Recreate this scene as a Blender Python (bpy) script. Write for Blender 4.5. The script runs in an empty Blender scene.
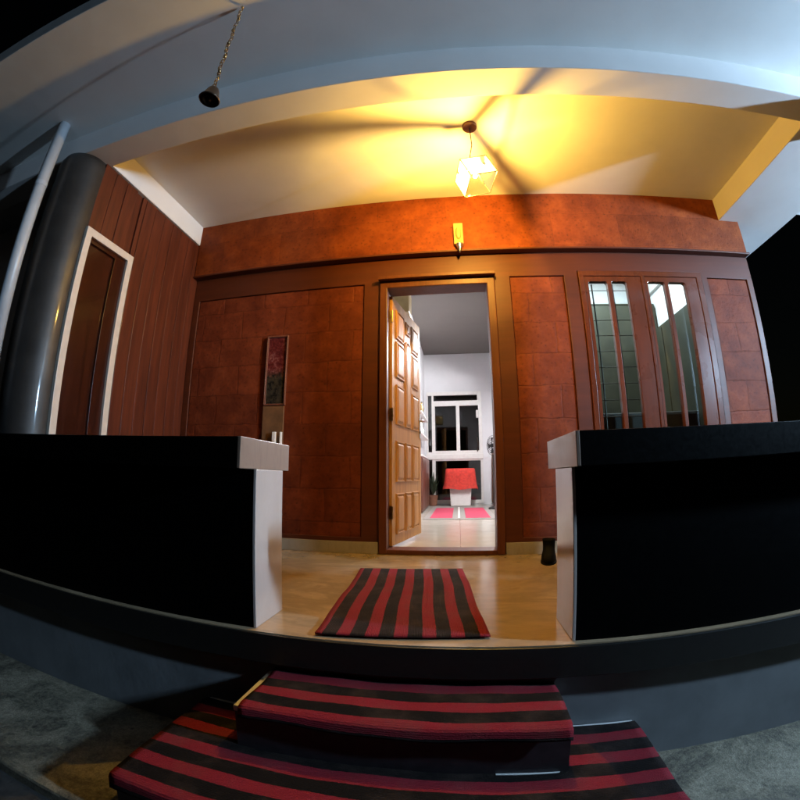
import bpy, bmesh, math, random
from mathutils import Matrix, Vector
random.seed(7)
S = bpy.context.scene
COL = S.collection
R = math.radians

# ------------------------------------------------------------------ materials
def lin(c):
    return tuple(c) + (1.0,) if len(c) == 3 else tuple(c)

class NT:
    """small node-tree helper"""
    def __init__(self, name):
        self.m = bpy.data.materials.new(name)
        self.m.use_nodes = True
        self.t = self.m.node_tree
        self.t.nodes.clear()
        self.out = self.n('ShaderNodeOutputMaterial')
    def n(self, typ, **kw):
        nd = self.t.nodes.new(typ)
        for k, v in kw.items():
            if k in nd.inputs.keys():
                nd.inputs[k].default_value = v
            else:
                setattr(nd, k, v)
        return nd
    def l(self, a, b):
        self.t.links.new(a, b)
    def coord(self, scale=(1, 1, 1), rot=(0, 0, 0), kind='Object'):
        tc = self.n('ShaderNodeTexCoord')
        mp = self.n('ShaderNodeMapping')
        mp.inputs['Scale'].default_value = scale
        mp.inputs['Rotation'].default_value = rot
        self.l(tc.outputs[kind], mp.inputs['Vector'])
        return mp.outputs['Vector']
    def noise(self, vec, scale, detail=4, rough=.55, dist=0):
        nd = self.n('ShaderNodeTexNoise')
        nd.inputs['Scale'].default_value = scale
        nd.inputs['Detail'].default_value = detail
        nd.inputs['Roughness'].default_value = rough
        nd.inputs['Distortion'].default_value = dist
        self.l(vec, nd.inputs['Vector'])
        return nd.outputs['Fac']
    def ramp(self, fac, stops):
        nd = self.n('ShaderNodeValToRGB')
        el = nd.color_ramp.elements
        while len(el) < len(stops):
            el.new(.5)
        for e, (p, c) in zip(el, stops):
            e.position = p
            e.color = lin(c)
        self.l(fac, nd.inputs['Fac'])
        return nd.outputs['Color']
    def mix(self, fac, a, b, mode='MIX'):
        nd = self.n('ShaderNodeMix', data_type='RGBA', blend_type=mode)
        for sock, v in ((nd.inputs[0], fac), (nd.inputs[6], a), (nd.inputs[7], b)):
            if hasattr(v, 'links'):
                self.l(v, sock)
            elif isinstance(v, (int, float)):
                sock.default_value = v
            else:
                sock.default_value = lin(v)
        return nd.outputs[2]
    def math(self, op, a, b=0.0, clamp=False):
        nd = self.n('ShaderNodeMath', operation=op, use_clamp=clamp)
        for sock, v in ((nd.inputs[0], a), (nd.inputs[1], b)):
            if hasattr(v, 'links'):
                self.l(v, sock)
            else:
                sock.default_value = v
        return nd.outputs[0]
    def bump(self, h, strength=.3, dist=.01, prev=None):
        nd = self.n('ShaderNodeBump')
        nd.inputs['Strength'].default_value = strength
        nd.inputs['Distance'].default_value = dist
        self.l(h, nd.inputs['Height'])
        if prev is not None:
            self.l(prev, nd.inputs['Normal'])
        return nd.outputs['Normal']
    def pbr(self, col, rough=.5, metal=0., normal=None, coat=0., spec=.5, coat_rough=.1):
        b = self.n('ShaderNodeBsdfPrincipled')
        for nm, v in (('Base Color', col), ('Roughness', rough), ('Metallic', metal)):
            if hasattr(v, 'links'):
                self.l(v, b.inputs[nm])
            elif nm == 'Base Color':
                b.inputs[nm].default_value = lin(v)
            else:
                b.inputs[nm].default_value = v
        b.inputs['Coat Weight'].default_value = coat
        b.inputs['Coat Roughness'].default_value = coat_rough
        b.inputs['Specular IOR Level'].default_value = spec
        if normal is not None:
            self.l(normal, b.inputs['Normal'])
        self.l(b.outputs[0], self.out.inputs['Surface'])
        return self.m

def simple(name, c, rough=.5, metal=0., var=.12, scale=20, bump=.1, coat=0., spec=.5):
    t = NT(name)
    v = t.coord()
    f = t.noise(v, scale, 5)
    lo = tuple(x * (1 - var) for x in c)
    hi = tuple(min(1, x * (1 + var)) for x in c)
    col = t.ramp(f, [(.3, lo), (.7, hi)])
    r = t.math('ADD', t.math('MULTIPLY', t.noise(v, scale * .6, 3), .14), rough - .07, True)
    nm = t.bump(t.noise(v, scale * 4, 3), bump, .003)
    return t.pbr(col, r, metal, nm, coat, spec)

def paint_white(name, c=(.74, .72, .69)):
    t = NT(name)
    v = t.coord()
    big = t.noise(v, 1.3, 5, .6)
    fine = t.noise(v, 45, 3)
    col = t.ramp(big, [(.25, tuple(x * .88 for x in c)), (.6, c), (.85, tuple(x * .95 for x in c))])
    nm = t.bump(fine, .12, .002)
    nm = t.bump(t.noise(v, 3.0, 3), .25, .012, nm)
    return t.pbr(col, .72, 0, nm)

def laterite(name, base, bw=.40, bh=.25, mortar=.009, bstr=.32):
    t = NT(name)
    tc = t.n('ShaderNodeTexCoord')
    sep = t.n('ShaderNodeSeparateXYZ')
    t.l(tc.outputs['Object'], sep.inputs[0])
    cmb = t.n('ShaderNodeCombineXYZ')
    t.l(sep.outputs['X'], cmb.inputs[0]); t.l(sep.outputs['Z'], cmb.inputs[1])
    wob = t.n('ShaderNodeTexNoise'); wob.inputs['Scale'].default_value = 5; wob.inputs['Detail'].default_value = 5
    t.l(tc.outputs['Object'], wob.inputs['Vector'])
    vm = t.n('ShaderNodeVectorMath', operation='MULTIPLY_ADD')
    vm.inputs[1].default_value = (.045, .045, 0)
    t.l(wob.outputs['Color'], vm.inputs[0]); t.l(cmb.outputs[0], vm.inputs[2])
    br = t.n('ShaderNodeTexBrick')
    br.inputs['Scale'].default_value = 1
    br.inputs['Brick Width'].default_value = bw
    br.inputs['Row Height'].default_value = bh
    br.inputs['Mortar Size'].default_value = mortar
    br.inputs['Mortar Smooth'].default_value = 1.0
    br.inputs['Color1'].default_value = (.86, .86, .86, 1)
    br.inputs['Color2'].default_value = (1.12, 1.12, 1.12, 1)
    br.inputs['Mortar'].default_value = (.80, .78, .78, 1)
    t.l(vm.outputs[0], br.inputs['Vector'])
    v = tc.outputs['Object']
    n1 = t.noise(v, 6, 6, .65)
    n2 = t.noise(v, 38, 5, .7)
    vo = t.n('ShaderNodeTexVoronoi'); vo.inputs['Scale'].default_value = 30
    t.l(v, vo.inputs['Vector'])
    c1 = t.ramp(n1, [(.3, (base[0] * .68, base[1] * .62, base[2] * .66)), (.5, base), (.68, (base[0] * 1.35, base[1] * 1.5, base[2] * 1.5))])
    c2 = t.mix(1.0, c1, br.outputs['Color'], 'MULTIPLY')
    pit = t.ramp(t.math('ADD', vo.outputs['Distance'], t.math('MULTIPLY', n2, .5)), [(.26, (.45, .42, .4)), (.46, (1, 1, 1)), (.75, (1.15, 1.15, 1.15))])
    c3 = t.mix(.75, c2, pit, 'MULTIPLY')
    nm = t.bump(n2, .8 * bstr, .012)
    nm = t.bump(n1, .8 * bstr, .04, nm)
    inv = t.math('SUBTRACT', 1.0, br.outputs['Fac'])
    nm = t.bump(inv, .7 * bstr, .012, nm)
    nm = t.bump(t.math('MULTIPLY', vo.outputs['Distance'], 1.0), .35 * bstr, .008, nm)
    return t.pbr(c3, .62, 0, nm, spec=.18)

def wood(name, dark, light, axis='Z', rough=.3, coat=.3, sc=1.0):
    t = NT(name)
    s = {'Z': (14 * sc, 14 * sc, .9 * sc), 'X': (.9 * sc, 14 * sc, 14 * sc), 'Y': (14 * sc, .9 * sc, 14 * sc)}[axis]
    v = t.coord(s)
    oi = t.n('ShaderNodeObjectInfo')
    g = t.noise(v, 1.6, 8, .62, .7)
    g2 = t.noise(v, 9, 4, .6)
    f = t.math('ADD', t.math('MULTIPLY', g, .75), t.math('MULTIPLY', g2, .25))
    col = t.ramp(f, [(.32, dark), (.5, tuple((a + b) / 2 for a, b in zip(dark, light))), (.66, light)])
    nm = t.bump(g2, .12, .002)
    r = t.math('ADD', t.math('MULTIPLY', t.noise(t.coord(), 5, 3), .08), rough - .04, True)
    return t.pbr(col, r, 0, nm, coat, .35)

def marble(name, stops, rough=.16, stretch=(.7, 3.2, 3.2), scale=1.4, joints=None):
    t = NT(name)
    v = t.coord(stretch, (0, 0, .1))
    n1 = t.noise(v, scale, 7, .62, 1.2)
    n2 = t.noise(v, scale * 5, 5, .6, .5)
    f = t.math('ADD', t.math('MULTIPLY', n1, .8), t.math('MULTIPLY', n2, .2))
    col = t.ramp(f, stops)
    if joints:
        br = t.n('ShaderNodeTexBrick')
        br.offset = 0
        br.inputs['Scale'].default_value = 1
        br.inputs['Brick Width'].default_value = joints[0]
        br.inputs['Row Height'].default_value = joints[1]
        br.inputs['Mortar Size'].default_value = .0022
        br.inputs['Color1'].default_value = (1, 1, 1, 1); br.inputs['Color2'].default_value = (.93, .93, .93, 1)
        br.inputs['Mortar'].default_value = (.45, .42, .38, 1)
        t.l(t.coord(), br.inputs['Vector'])
        col = t.mix(1.0, col, br.outputs['Color'], 'MULTIPLY')
    r = t.math('ADD', t.math('MULTIPLY', t.noise(t.coord(), 6, 4), .18), rough - .07, True)
    nm = t.bump(t.noise(t.coord(), 2.2, 2), .06, .01)
    return t.pbr(col, r, 0, nm, .15)

def stripes(name, red, black, period, axis_uv=0):
    """woven red/black striped mat; stripes run across the V (or U) direction of the UV map (in metres)"""
    t = NT(name)
    uv = t.n('ShaderNodeUVMap')
    sep = t.n('ShaderNodeSeparateXYZ')
    t.l(uv.outputs[0], sep.inputs[0])
    wn = t.noise(t.coord(), 60, 3)
    s = t.math('ADD', sep.outputs[axis_uv], t.math('MULTIPLY', t.math('SUBTRACT', wn, .5), .006))
    fr = t.math('FRACT', t.math('ADD', t.math('DIVIDE', s, period), .25 + 50))
    edge = t.math('MULTIPLY', t.math('SUBTRACT', .47, fr), 60)
    msk = t.math('ADD', edge, .5, True)
    cl = t.math('ADD', t.math('MULTIPLY', t.math('SUBTRACT', fr, .985), 60), 0, True)
    msk = t.math('MAXIMUM', msk, cl)
    dirt = t.noise(t.coord(), 9, 6, .65)
    fine = t.noise(t.coord((1, 1, 1)), 260, 2)
    rv = t.mix(t.math('MULTIPLY', fine, .8), tuple(x * .55 for x in red), tuple(min(1, x * 1.25) for x in red))
    bv = t.mix(t.math('MULTIPLY', fine, .8), tuple(x * .5 for x in black), tuple(x * 1.7 for x in black))
    col = t.mix(msk, bv, rv)
    col = t.mix(t.math('MULTIPLY', t.math('SUBTRACT', dirt, .45), .9, True), col, (.09, .06, .05))
    rib = t.math('SINE', t.math('MULTIPLY', s, 2 * math.pi / .006))
    nm = t.bump(rib, .35, .002)
    nm = t.bump(fine, .6, .004, nm)
    return t.pbr(col, .93, 0, nm, spec=.15)

def emit(name, c, strength):
    t = NT(name)
    e = t.n('ShaderNodeEmission')
    e.inputs['Color'].default_value = lin(c)
    e.inputs['Strength'].default_value = strength
    t.l(e.outputs[0], t.out.inputs['Surface'])
    return t.m

def glass(name, tint=(.9, .95, .93), base=.06, haze=0.0, rough=.01):
    """thin window glass: mostly see-through, fresnel mirror on top"""
    t = NT(name)
    tr = t.n('ShaderNodeBsdfTransparent'); tr.inputs['Color'].default_value = lin(tint)
    gl = t.n('ShaderNodeBsdfGlossy'); gl.inputs['Roughness'].default_value = rough
    lw = t.n('ShaderNodeLayerWeight'); lw.inputs['Blend'].default_value = .5
    f = t.math('ADD', t.math('MULTIPLY', t.math('POWER', lw.outputs['Facing'], 4), .8), base, True)
    mx = t.n('ShaderNodeMixShader')
    t.l(f, mx.inputs[0]); t.l(tr.outputs[0], mx.inputs[1]); t.l(gl.outputs[0], mx.inputs[2])
    last = mx
    if haze:
        df = t.n('ShaderNodeBsdfTranslucent'); df.inputs['Color'].default_value = (.9, .88, .8, 1)
        m2 = t.n('ShaderNodeMixShader'); m2.inputs[0].default_value = haze
        t.l(mx.outputs[0], m2.inputs[1]); t.l(df.outputs[0], m2.inputs[2])
        last = m2
    t.l(last.outputs[0], t.out.inputs['Surface'])
    return t.m

M = {}
M['white'] = paint_white('white_paint')
M['beam'] = paint_white('beam_paint', (.72, .69, .67))
M['lat'] = laterite('laterite_blocks', (.128, .025, .0085))
M['lat_top'] = laterite('laterite_band', (.170, .034, .0070), .58, .30, .004, .25)
M['frameplaster'] = wood('brown_polished_band', (.064, .0135, .004), (.098, .021, .006), 'X', .5, .0, .5)
M['planks'] = wood('plank_wood', (.050, .0105, .0042), (.125, .027, .010), 'Z', .42, .05, .9)
M['doorwood'] = wood('door_wood', (.34, .15, .036), (.58, .30, .085), 'Z', .46, .0)
M['framewood'] = wood('frame_wood', (.075, .019, .006), (.13, .034, .010), 'Z', .45, .0)
M['sashwood'] = wood('sash_wood', (.075, .018, .007), (.125, .030, .011), 'Z', .28, .35)
M['floor'] = marble('porch_marble', [(.25, (.19, .12, .065)), (.44, (.36, .25, .15)), (.53, (.27, .195, .12)), (.61, (.39, .28, .175)), (.78, (.46, .35, .235))], .14, (.9, 1.7, 2), 1.3)
M['hallfloor'] = marble('hall_tile', [(.2, (.52, .48, .42)), (.8, (.66, .62, .55))], .18, (1, 1, 1), 2, (.6, .6))
M['skirt'] = marble('skirting_marble', [(.2, (.20, .17, .12)), (.5, (.34, .29, .22)), (.8, (.26, .24, .17))], .3, (3, 3, 1), 3)
M['nosing'] = simple('dark_nosing', (.008, .007, .006), .4, 0, .3, 60, .1)
M['black'] = simple('black_tile', (.0006, .0006, .0007), .4, 0, .4, 50, .05, 0, .05)
M['capblack'] = simple('black_granite', (.0010, .0009, .0009), .35, 0, .5, 120, .05, 0, .1)
M['capend_lit'] = marble('lit_cap_end_granite', [(.2, (.13, .085, .060)), (.5, (.22, .145, .105)), (.8, (.16, .11, .08))], .3, (9, 9, 2), 1.5)  # black coping granite with the door light on its end painted in as tan
M['whitetile'] = marble('white_tile', [(.2, (.38, .315, .28)), (.8, (.45, .375, .335))], .14, (2, 2, 2), 2)
M['plinth'] = simple('grey_plinth_paint', (.15, .155, .16), .7, 0, .18, 5, .35)
M['steptile'] = simple('step_edge_tile', (.62, .60, .58), .4, 0, .1, 30, .1)
M['riser'] = simple('dark_riser_tile', (.022, .017, .020), .5, 0, .3, 30, .1)
M['apron'] = None
M['soil'] = simple('dark_soil', (.022, .021, .020), .95, 0, .6, 25, .9)
M['mat'] = stripes('striped_mat', (.22, .016, .026), (.013, .008, .006), .100, 0)
M['stepmat'] = stripes('striped_step_mat', (.21, .014, .024), (.0045, .003, .0027), .112, 1)
M['column'] = simple('dark_polished_column', (.042, .039, .037), .5, .6, .2, 8, .04, .3)
M['pvc'] = simple('white_pvc', (.42, .43, .45), .35, 0, .08, 9, .05)
M['cream'] = simple('cream_frame_paint', (.62, .52, .43), .4, 0, .06, 20, .08)
M['shutter'] = wood('shutter_wood', (.016, .004, .002), (.045, .010, .004), 'Z', .22, .5)
M['blackmetal'] = simple('dark_metal', (.035, .022, .014), .45, .5, .3, 40, .1)
M['canopy'] = simple('brown_canopy_paint', (.09, .030, .014), .4, .2, .2, 30, .1)
M['brass'] = simple('old_brass', (.30, .21, .10), .32, .95, .35, 30, .25)
M['bell'] = simple('dark_bronze', (.10, .075, .055), .34, .9, .4, 18, .3)
M['yellow'] = simple('cream_plastic', (.42, .30, .11), .4, 0, .08, 30, .05)
M['chrome'] = simple('steel', (.6, .6, .58), .25, 1, .1, 30, .05)
M['bulb'] = emit('warm_bulb', (1, .58, .10), 25000)
M['tube'] = emit('cool_lamp', (.47, .72, 1.0), 3300)
M['halllamp'] = emit('hall_lamp', (.97, .97, 1.0), 980)
M['roomlamp'] = emit('room_lamp', (.80, .93, 1.0), 170)
M['lampglass'] = glass('lamp_glass', (.98, .97, .93), .04, .10)
M['pane'] = glass('window_glass', (.86, .92, .90), .10)
M['nightpane'] = glass('night_glass', (.35, .36, .38), .06)
M['hallwall'] = paint_white('hall_wall', (.80, .80, .82))
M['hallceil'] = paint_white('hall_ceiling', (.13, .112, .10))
M['upvc'] = simple('white_frame_paint', (.80, .78, .75), .4, 0, .05, 20, .05)
M['redcloth'] = simple('red_cloth', (.50, .035, .022), .85, 0, .25, 30, .5)
M['plastic'] = simple('white_plastic', (.78, .75, .73), .4, 0, .05, 20, .05)
M['rubber'] = simple('black_leather', (.003, .0026, .0024), .75, 0, .4, 30, .3, 0, .1)
M['olive'] = simple('olive_board', (.030, .028, .015), .6, 0, .3, 6, .2)
M['darkbox'] = simple('dark_upholstery', (.012, .010, .009), .8, 0, .3, 40, .4)
M['maroon'] = wood('cabinet_wood', (.10, .035, .022), (.20, .075, .05), 'Z', .3, .3)
M['brownboard'] = simple('brown_board', (.15, .075, .035), .45, 0, .25, 14, .1)
M['leaf'] = simple('dark_leaf', (.018, .030, .012), .5, 0, .4, 40, .2)
M['greyrug'] = simple('grey_rug', (.26, .24, .22), .95, 0, .2, 60, .5)
M['pinkrug'] = simple('pink_rug', (.45, .045, .09), .95, 0, .15, 60, .5)
M['terracotta'] = simple('terracotta', (.20, .08, .045), .7, 0, .2, 20, .2)
M['roof'] = simple('grey_concrete', (.25, .25, .25), .9, 0, .2, 8, .4)

def apron_mat():
    t = NT('mottled_stone')
    v = t.coord()
    n1 = t.noise(v, 4.5, 7, .68, .8)
    n2 = t.noise(v, 42, 6, .72)
    col = t.ramp(n1, [(.36, (.020, .017, .011)), (.45, (.075, .066, .046)), (.53, (.20, .175, .125)), (.70, (.36, .32, .24))])
    col = t.mix(.4, col, t.ramp(n2, [(.35, (.03, .026, .018)), (.6, (.26, .23, .17))]))
    vo = t.n('ShaderNodeTexVoronoi'); vo.inputs['Scale'].default_value = 9; vo.inputs['Randomness'].default_value = 1
    t.l(v, vo.inputs['Vector'])
    spots = t.ramp(t.math('ADD', vo.outputs['Distance'], t.math('MULTIPLY', n2, .12)), [(.10, (.18, .17, .15)), (.17, (1, 1, 1))])
    col = t.mix(.85, col, spots, 'MULTIPLY')
    grit = t.noise(v, 170, 3, .7)
    col = t.mix(.55, col, t.ramp(grit, [(.36, (.35, .34, .32)), (.62, (1.35, 1.33, 1.28))]), 'MULTIPLY')
    nm = t.bump(n1, .5, .02); nm = t.bump(n2, .5, .008, nm); nm = t.bump(grit, .5, .003, nm)
    return t.pbr(col, .62, 0, nm)
M['apron'] = apron_mat()

def picture_mat():
    t = NT('wall_hanging_print')
    tc = t.n('ShaderNodeTexCoord'); sp = t.n('ShaderNodeSeparateXYZ')
    t.l(tc.outputs['Object'], sp.inputs[0])
    n = t.noise(tc.outputs['Object'], 26, 4, .7)
    up = t.ramp(n, [(.35, (.06, .008, .008)), (.55, (.13, .022, .022)), (.68, (.22, .09, .085))])
    dn = t.ramp(n, [(.35, (.012, .010, .008)), (.7, (.055, .045, .032))])
    z = t.math('ADD', sp.outputs['Z'], t.math('MULTIPLY', n, .12))
    f = t.math('MULTIPLY', t.math('SUBTRACT', z, 1.42), 12, True)
    return t.pbr(t.mix(f, dn, up), .25, 0, None, .3)
M['picture'] = picture_mat()

# ------------------------------------------------------------------ mesh helpers
def box(bm, x0, x1, y0, y1, z0, z1):
    vs = [bm.verts.new(p) for p in ((x0, y0, z0), (x1, y0, z0), (x1, y1, z0), (x0, y1, z0),
                                    (x0, y0, z1), (x1, y0, z1), (x1, y1, z1), (x0, y1, z1))]
    for f in ((3, 2, 1, 0), (4, 5, 6, 7), (0, 1, 5, 4), (1, 2, 6, 5), (2, 3, 7, 6), (3, 0, 4, 7)):
        bm.faces.new([vs[i] for i in f])
    return vs

def tube(bm, pts, rad, seg=12, cap=True):
    pts = [Vector(p) for p in pts]
    rads = rad if isinstance(rad, (list, tuple)) else [rad] * len(pts)
    rings = []
    ref = None
    for i, p in enumerate(pts):
        d = (pts[min(i + 1, len(pts) - 1)] - pts[max(i - 1, 0)]).normalized()
        if ref is None:
            ref = d.orthogonal().normalized()
        ref = (ref - d * ref.dot(d))
        ref = ref.normalized() if ref.length > 1e-6 else d.orthogonal().normalized()
        b = d.cross(ref)
        rings.append([bm.verts.new(p + (ref * math.cos(a) + b * math.sin(a)) * rads[i])
                      for a in (2 * math.pi * k / seg for k in range(seg))])
    for a, b in zip(rings, rings[1:]):
        for k in range(seg):
            bm.faces.new((a[k], a[(k + 1) % seg], b[(k + 1) % seg], b[k]))
    if cap:
        bm.faces.new(rings[0][::-1]); bm.faces.new(rings[-1])

def lathe(bm, prof, cx, cy, seg=32, closed=False):
    """profile of (radius, z) from bottom to top"""
    rings = []
    for r, z in prof:
        rings.append([bm.verts.new((cx + r * math.cos(2 * math.pi * k / seg), cy + r * math.sin(2 * math.pi * k / seg), z)) for k in range(seg)])
    for a, b in zip(rings, rings[1:]):
        for k in range(seg):
            bm.faces.new((a[k], a[(k + 1) % seg], b[(k + 1) % seg], b[k]))
    bm.faces.new(rings[0][::-1]); bm.faces.new(rings[-1])

def rrect(x0, x1, z0, z1, r=0, n=5, top_only=False):
    if r <= 0:
        return [(x0, z0), (x1, z0), (x1, z1), (x0, z1)]
    out = []
    cs = [((x1 - r, z0 + r), -90), ((x1 - r, z1 - r), 0), ((x0 + r, z1 - r), 90), ((x0 + r, z0 + r), 180)]
    for (cx, cz), a0 in cs:
        if top_only and cz < (z0 + z1) / 2:
            out.append((x1 if a0 == -90 else x0, z0)); continue
        for k in range(n + 1):
            a = R(a0 + 90 * k / n)
            out.append((cx + r * math.cos(a), cz + r * math.sin(a)))
    return out

def plate(bm, outer, holes, d0, d1, plane='xz'):
    """flat plate with holes, extruded from d0 to d1 along the third axis"""
    def P(a, b, d):
        return (a, d, b) if plane == 'xz' else (d, a, b) if plane == 'yz' else (a, b, d)
    edges = []
    for loop in [outer] + list(holes):
        vs = [bm.verts.new(P(a, b, d0)) for a, b in loop]
        edges += [bm.edges.new((vs[i], vs[(i + 1) % len(vs)])) for i in range(len(vs))]
    r = bmesh.ops.triangle_fill(bm, use_beauty=True, use_dissolve=False, edges=edges)
    fs = [g for g in r['geom'] if isinstance(g, bmesh.types.BMFace)]
    e = bmesh.ops.extrude_face_region(bm, geom=fs)
    off = Vector(P(0, 0, d1)) - Vector(P(0, 0, d0))
    bmesh.ops.translate(bm, verts=[g for g in e['geom'] if isinstance(g, bmesh.types.BMVert)], vec=off)
    bmesh.ops.recalc_face_normals(bm, faces=bm.faces)

def tag(o, label=None, cat=None, group=None, kind=None):
    if label and not kind: kind = 'thing'
    if label: o['label'] = label
    if cat: o['category'] = cat
    if group: o['group'] = group
    if kind: o['kind'] = kind
    return o

def obj(name, bm, mat, parent=None, smooth=False, bevel=0, xf=None, subsurf=0):
    bmesh.ops.recalc_face_normals(bm, faces=bm.faces)
    if xf is not None:
        bmesh.ops.transform(bm, matrix=xf, verts=bm.verts)
    me = bpy.data.meshes.new(name)
    bm.to_mesh(me); bm.free()
    me.materials.append(mat)
    if smooth:
        for p in me.polygons: p.use_smooth = True
    o = bpy.data.objects.new(name, me)
    COL.objects.link(o)
    if parent is not None:
        o.parent = parent
        o.matrix_parent_inverse = abs_m(parent).inverted()
    if bevel:
        b = o.modifiers.new('bevel', 'BEVEL'); b.width = bevel; b.segments = 2; b.limit_method = 'ANGLE'; b.angle_limit = R(40)
    if subsurf:
        s = o.modifiers.new('sub', 'SUBSURF'); s.levels = s.render_levels = subsurf
    return o

def abs_m(o):
    return Matrix.Translation(o.location) if o.type == 'EMPTY' else Matrix.Identity(4)

def thing(name, loc, label, cat, group=None):
    e = bpy.data.objects.new(name, None)
    COL.objects.link(e)
    e.location = loc
    e.empty_display_size = .1
    return tag(e, label, cat, group, 'thing')

def bx(*a):
    bm = bmesh.new(); box(bm, *a); return bm

def nbm():
    return bmesh.new()

# ------------------------------------------------------------------ measures
XL, XR = -1.763, 3.25            # porch: left plank wall, right end of the stone wall
ZC, ZB = 2.885, 2.680            # ceiling, underside of the beams
ZG = -.474                       # ground
DW = .9205                       # door frame width
PF, PB = -1.668, -1.428          # parapet front / back
PL, PR = -.146, .9696            # ends of the two parapets

# ------------------------------------------------------------------ ground
bm = nbm()
box(bm, -60, 60, -60, 60, -.80, -.52)
tag(obj('ground', bm, M['soil']), kind='structure')
bm = nbm(); box(bm, -7, 7, -2.262, -1.60, -.60, ZG)
tag(obj('pavement', bm, M['apron'], bevel=.012), kind='structure')

# porch floor with dark nosing
fl = tag(obj('floor', bx(-7, 7, -1.695, -.002, -.110, 0.0), M['floor']), kind='structure')
obj('nosing', bx(-7, 7, -1.7085, -1.6955, -.1145, -.003), M['nosing'], fl, bevel=.003)
tag(obj('plinth_wall', bx(-7, 7, -1.672, -1.40, -.60, -.1105), M['plinth']), 'grey painted plinth under the porch floor, behind the steps', 'plinth')
# hall floor behind the door
tag(obj('hall_floor', bx(-.30, 3.2, .0, 6.5, -.11, .006), M['hallfloor']), kind='structure')

# ------------------------------------------------------------------ front wall of the house
fw = thing('front_wall', (.75, .1, 0), 'reddish laterite block wall with brown bands around the open front door', 'wall')
outer = [(XL - .4, ZG), (0, ZG), (0, 2.15), (DW, 2.15), (DW, ZG), (XR, ZG), (XR, 3.6), (XL - .4, 3.6)]
WIN = (1.604, 2.716, .75, 2.165)
bm = nbm(); plate(bm, outer, [rrect(WIN[0], WIN[1], WIN[2], WIN[3])], .0, .2)
obj('masonry', bm, M['lat_top'], fw)
# brown smooth bands framing the stone panels
pan = [(-1.700, -.133, .0, 2.118), (1.046, 1.487, .0, 2.125), (2.775, 3.190, .0, 2.122)]
po = [(XL + .002, .088), (0, .088), (0, 2.15), (DW, 2.15), (DW, .088), (XR - .003, .088), (XR - .003, 2.349), (XL + .002, 2.349)]
bm = nbm()
plate(bm, po, [rrect(a, b, .12, d) for a, b, c, d in pan] + [rrect(*WIN)], -.024, -.001)
obj('brown_band', bm, M['frameplaster'], fw, bevel=.004)
for a, b, c, d in pan:
    obj('stone_panel', bx(a + .004, b - .004, -.013, -.0005, .0885, d - .004), M['lat'], fw, bevel=.003)
# projecting course above
obj('stone_band', bx(XL + .003, XR - .03, -.085, -.0015, 2.352, 2.90), M['lat_top'], fw, bevel=.006)
obj('drip_ledge', bx(XL + .004, XR - .01, -.098, -.0255, 2.334, 2.3515), M['frameplaster'], fw, bevel=.004)
for a, b in ((XL + .02, -.004), (DW + .004, XR - .005)):
    obj('skirting', bx(a, b, -.036, -.0005, .0005, .0875), M['skirt'], fw, bevel=.002)

# ------------------------------------------------------------------ front door
dr = thing('doorway', (.46, .1, 0), 'open golden brown panelled wooden door standing in a dark wooden frame', 'door')
bm = nbm()
plate(bm, [(0.002, 0.002), (.062, 0.002), (.062, 2.062), (.858, 2.062), (.858, 0.002), (DW - .002, 0.002), (DW - .002, 2.148), (0.002, 2.148)], [], -.046, .13)
obj('door_frame', bm, M['framewood'], dr, bevel=.006)
obj('head_trim', bx(-.006, DW + .006, -.092, -.0465, 2.122, 2.150), M['framewood'], dr, bevel=.004)
obj('threshold', bx(.0625, .8575, -.042, .12, .002, .036), M['framewood'], dr, bevel=.004)
# leaf, hinged on the left, swung into the hall: built flat then turned
A = R(79)
HX, HY = .084, .075
LX = Matrix.Translation((HX, HY, 0)) @ Matrix.Rotation(A, 4, 'Z')
LW, LT = .80, .042
bm = nbm(); box(bm, 0, LW, .0, LT, .042, 2.045)
leaf = obj('door_leaf', bm, M['doorwood'], dr, bevel=.004, xf=LX)
def raised(loop_rect, arched=False):
    """raised and fielded panel: a groove border and a bevelled field standing on the leaf face"""
    x0, x1, z0, z1 = loop_rect
    bm = nbm()
    def shape(i):
        a, b, c, d = x0 + i, x1 - i, z0 + i, z1 - i
        if not arched:
            return [(a, c), (b, c), (b, d), (a, d)]
        w = (b - a) / 2; h = w * .75
        pts = [(a, c), (b, c)]
        for k in range(0, 9):
            t = math.pi * k / 8
            pts.append(((a + b) / 2 + w * math.cos(t), d - h + h * math.sin(t)))
        return pts
    lv = [(0, 0.), (.004, .012), (.012, .012), (.016, .002), (.034, .013), (.04, .014)]
    rings = [[bm.verts.new((p[0], -off, p[1])) for p in shape(i)] for i, off in lv]
    for A_, B_ in zip(rings, rings[1:]):
        n = len(A_)
        for k in range(n):
            bm.faces.new((A_[k], A_[(k + 1) % n], B_[(k + 1) % n], B_[k]))
    bm.faces.new(rings[-1])
    return bm
cols = [(.09, .285), (.318, .482), (.515, .71)]
rows = [(.12, .44), (.53, .855), (.985, 1.31), (1.37, 1.675), (1.70, 1.955)]
for ci, (a, b) in enumerate(cols):
    for ri, (c, d) in enumerate(rows):
        if ci == 1 and ri > 1:
            continue
        obj('raised_panel', raised((a, b, c, d)), M['doorwood'], leaf, xf=LX)
obj('raised_panel', raised((.318, .482, .985, 1.76), True), M['doorwood'], leaf, xf=LX)
obj('raised_panel', raised((.345, .455, 1.82, 1.94)), M['doorwood'], leaf, xf=LX)
bm = nbm()
box(bm, .742, .782, -.008, -.0005, .93, 1.16)
tube(bm, [(.762, -.008, 1.09), (.762, -.05, 1.09)], .010, 10)
tube(bm, [(.762, -.048, 1.09), (.70, -.055, 1.092), (.64, -.052, 1.085)], [.010, .009, .007], 10)
tube(bm, [(.762, -.008, .985), (.762, -.014, .985)], .013, 12)
obj('lever_handle', bm, M['chrome'], leaf, bevel=.001, xf=LX)
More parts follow.
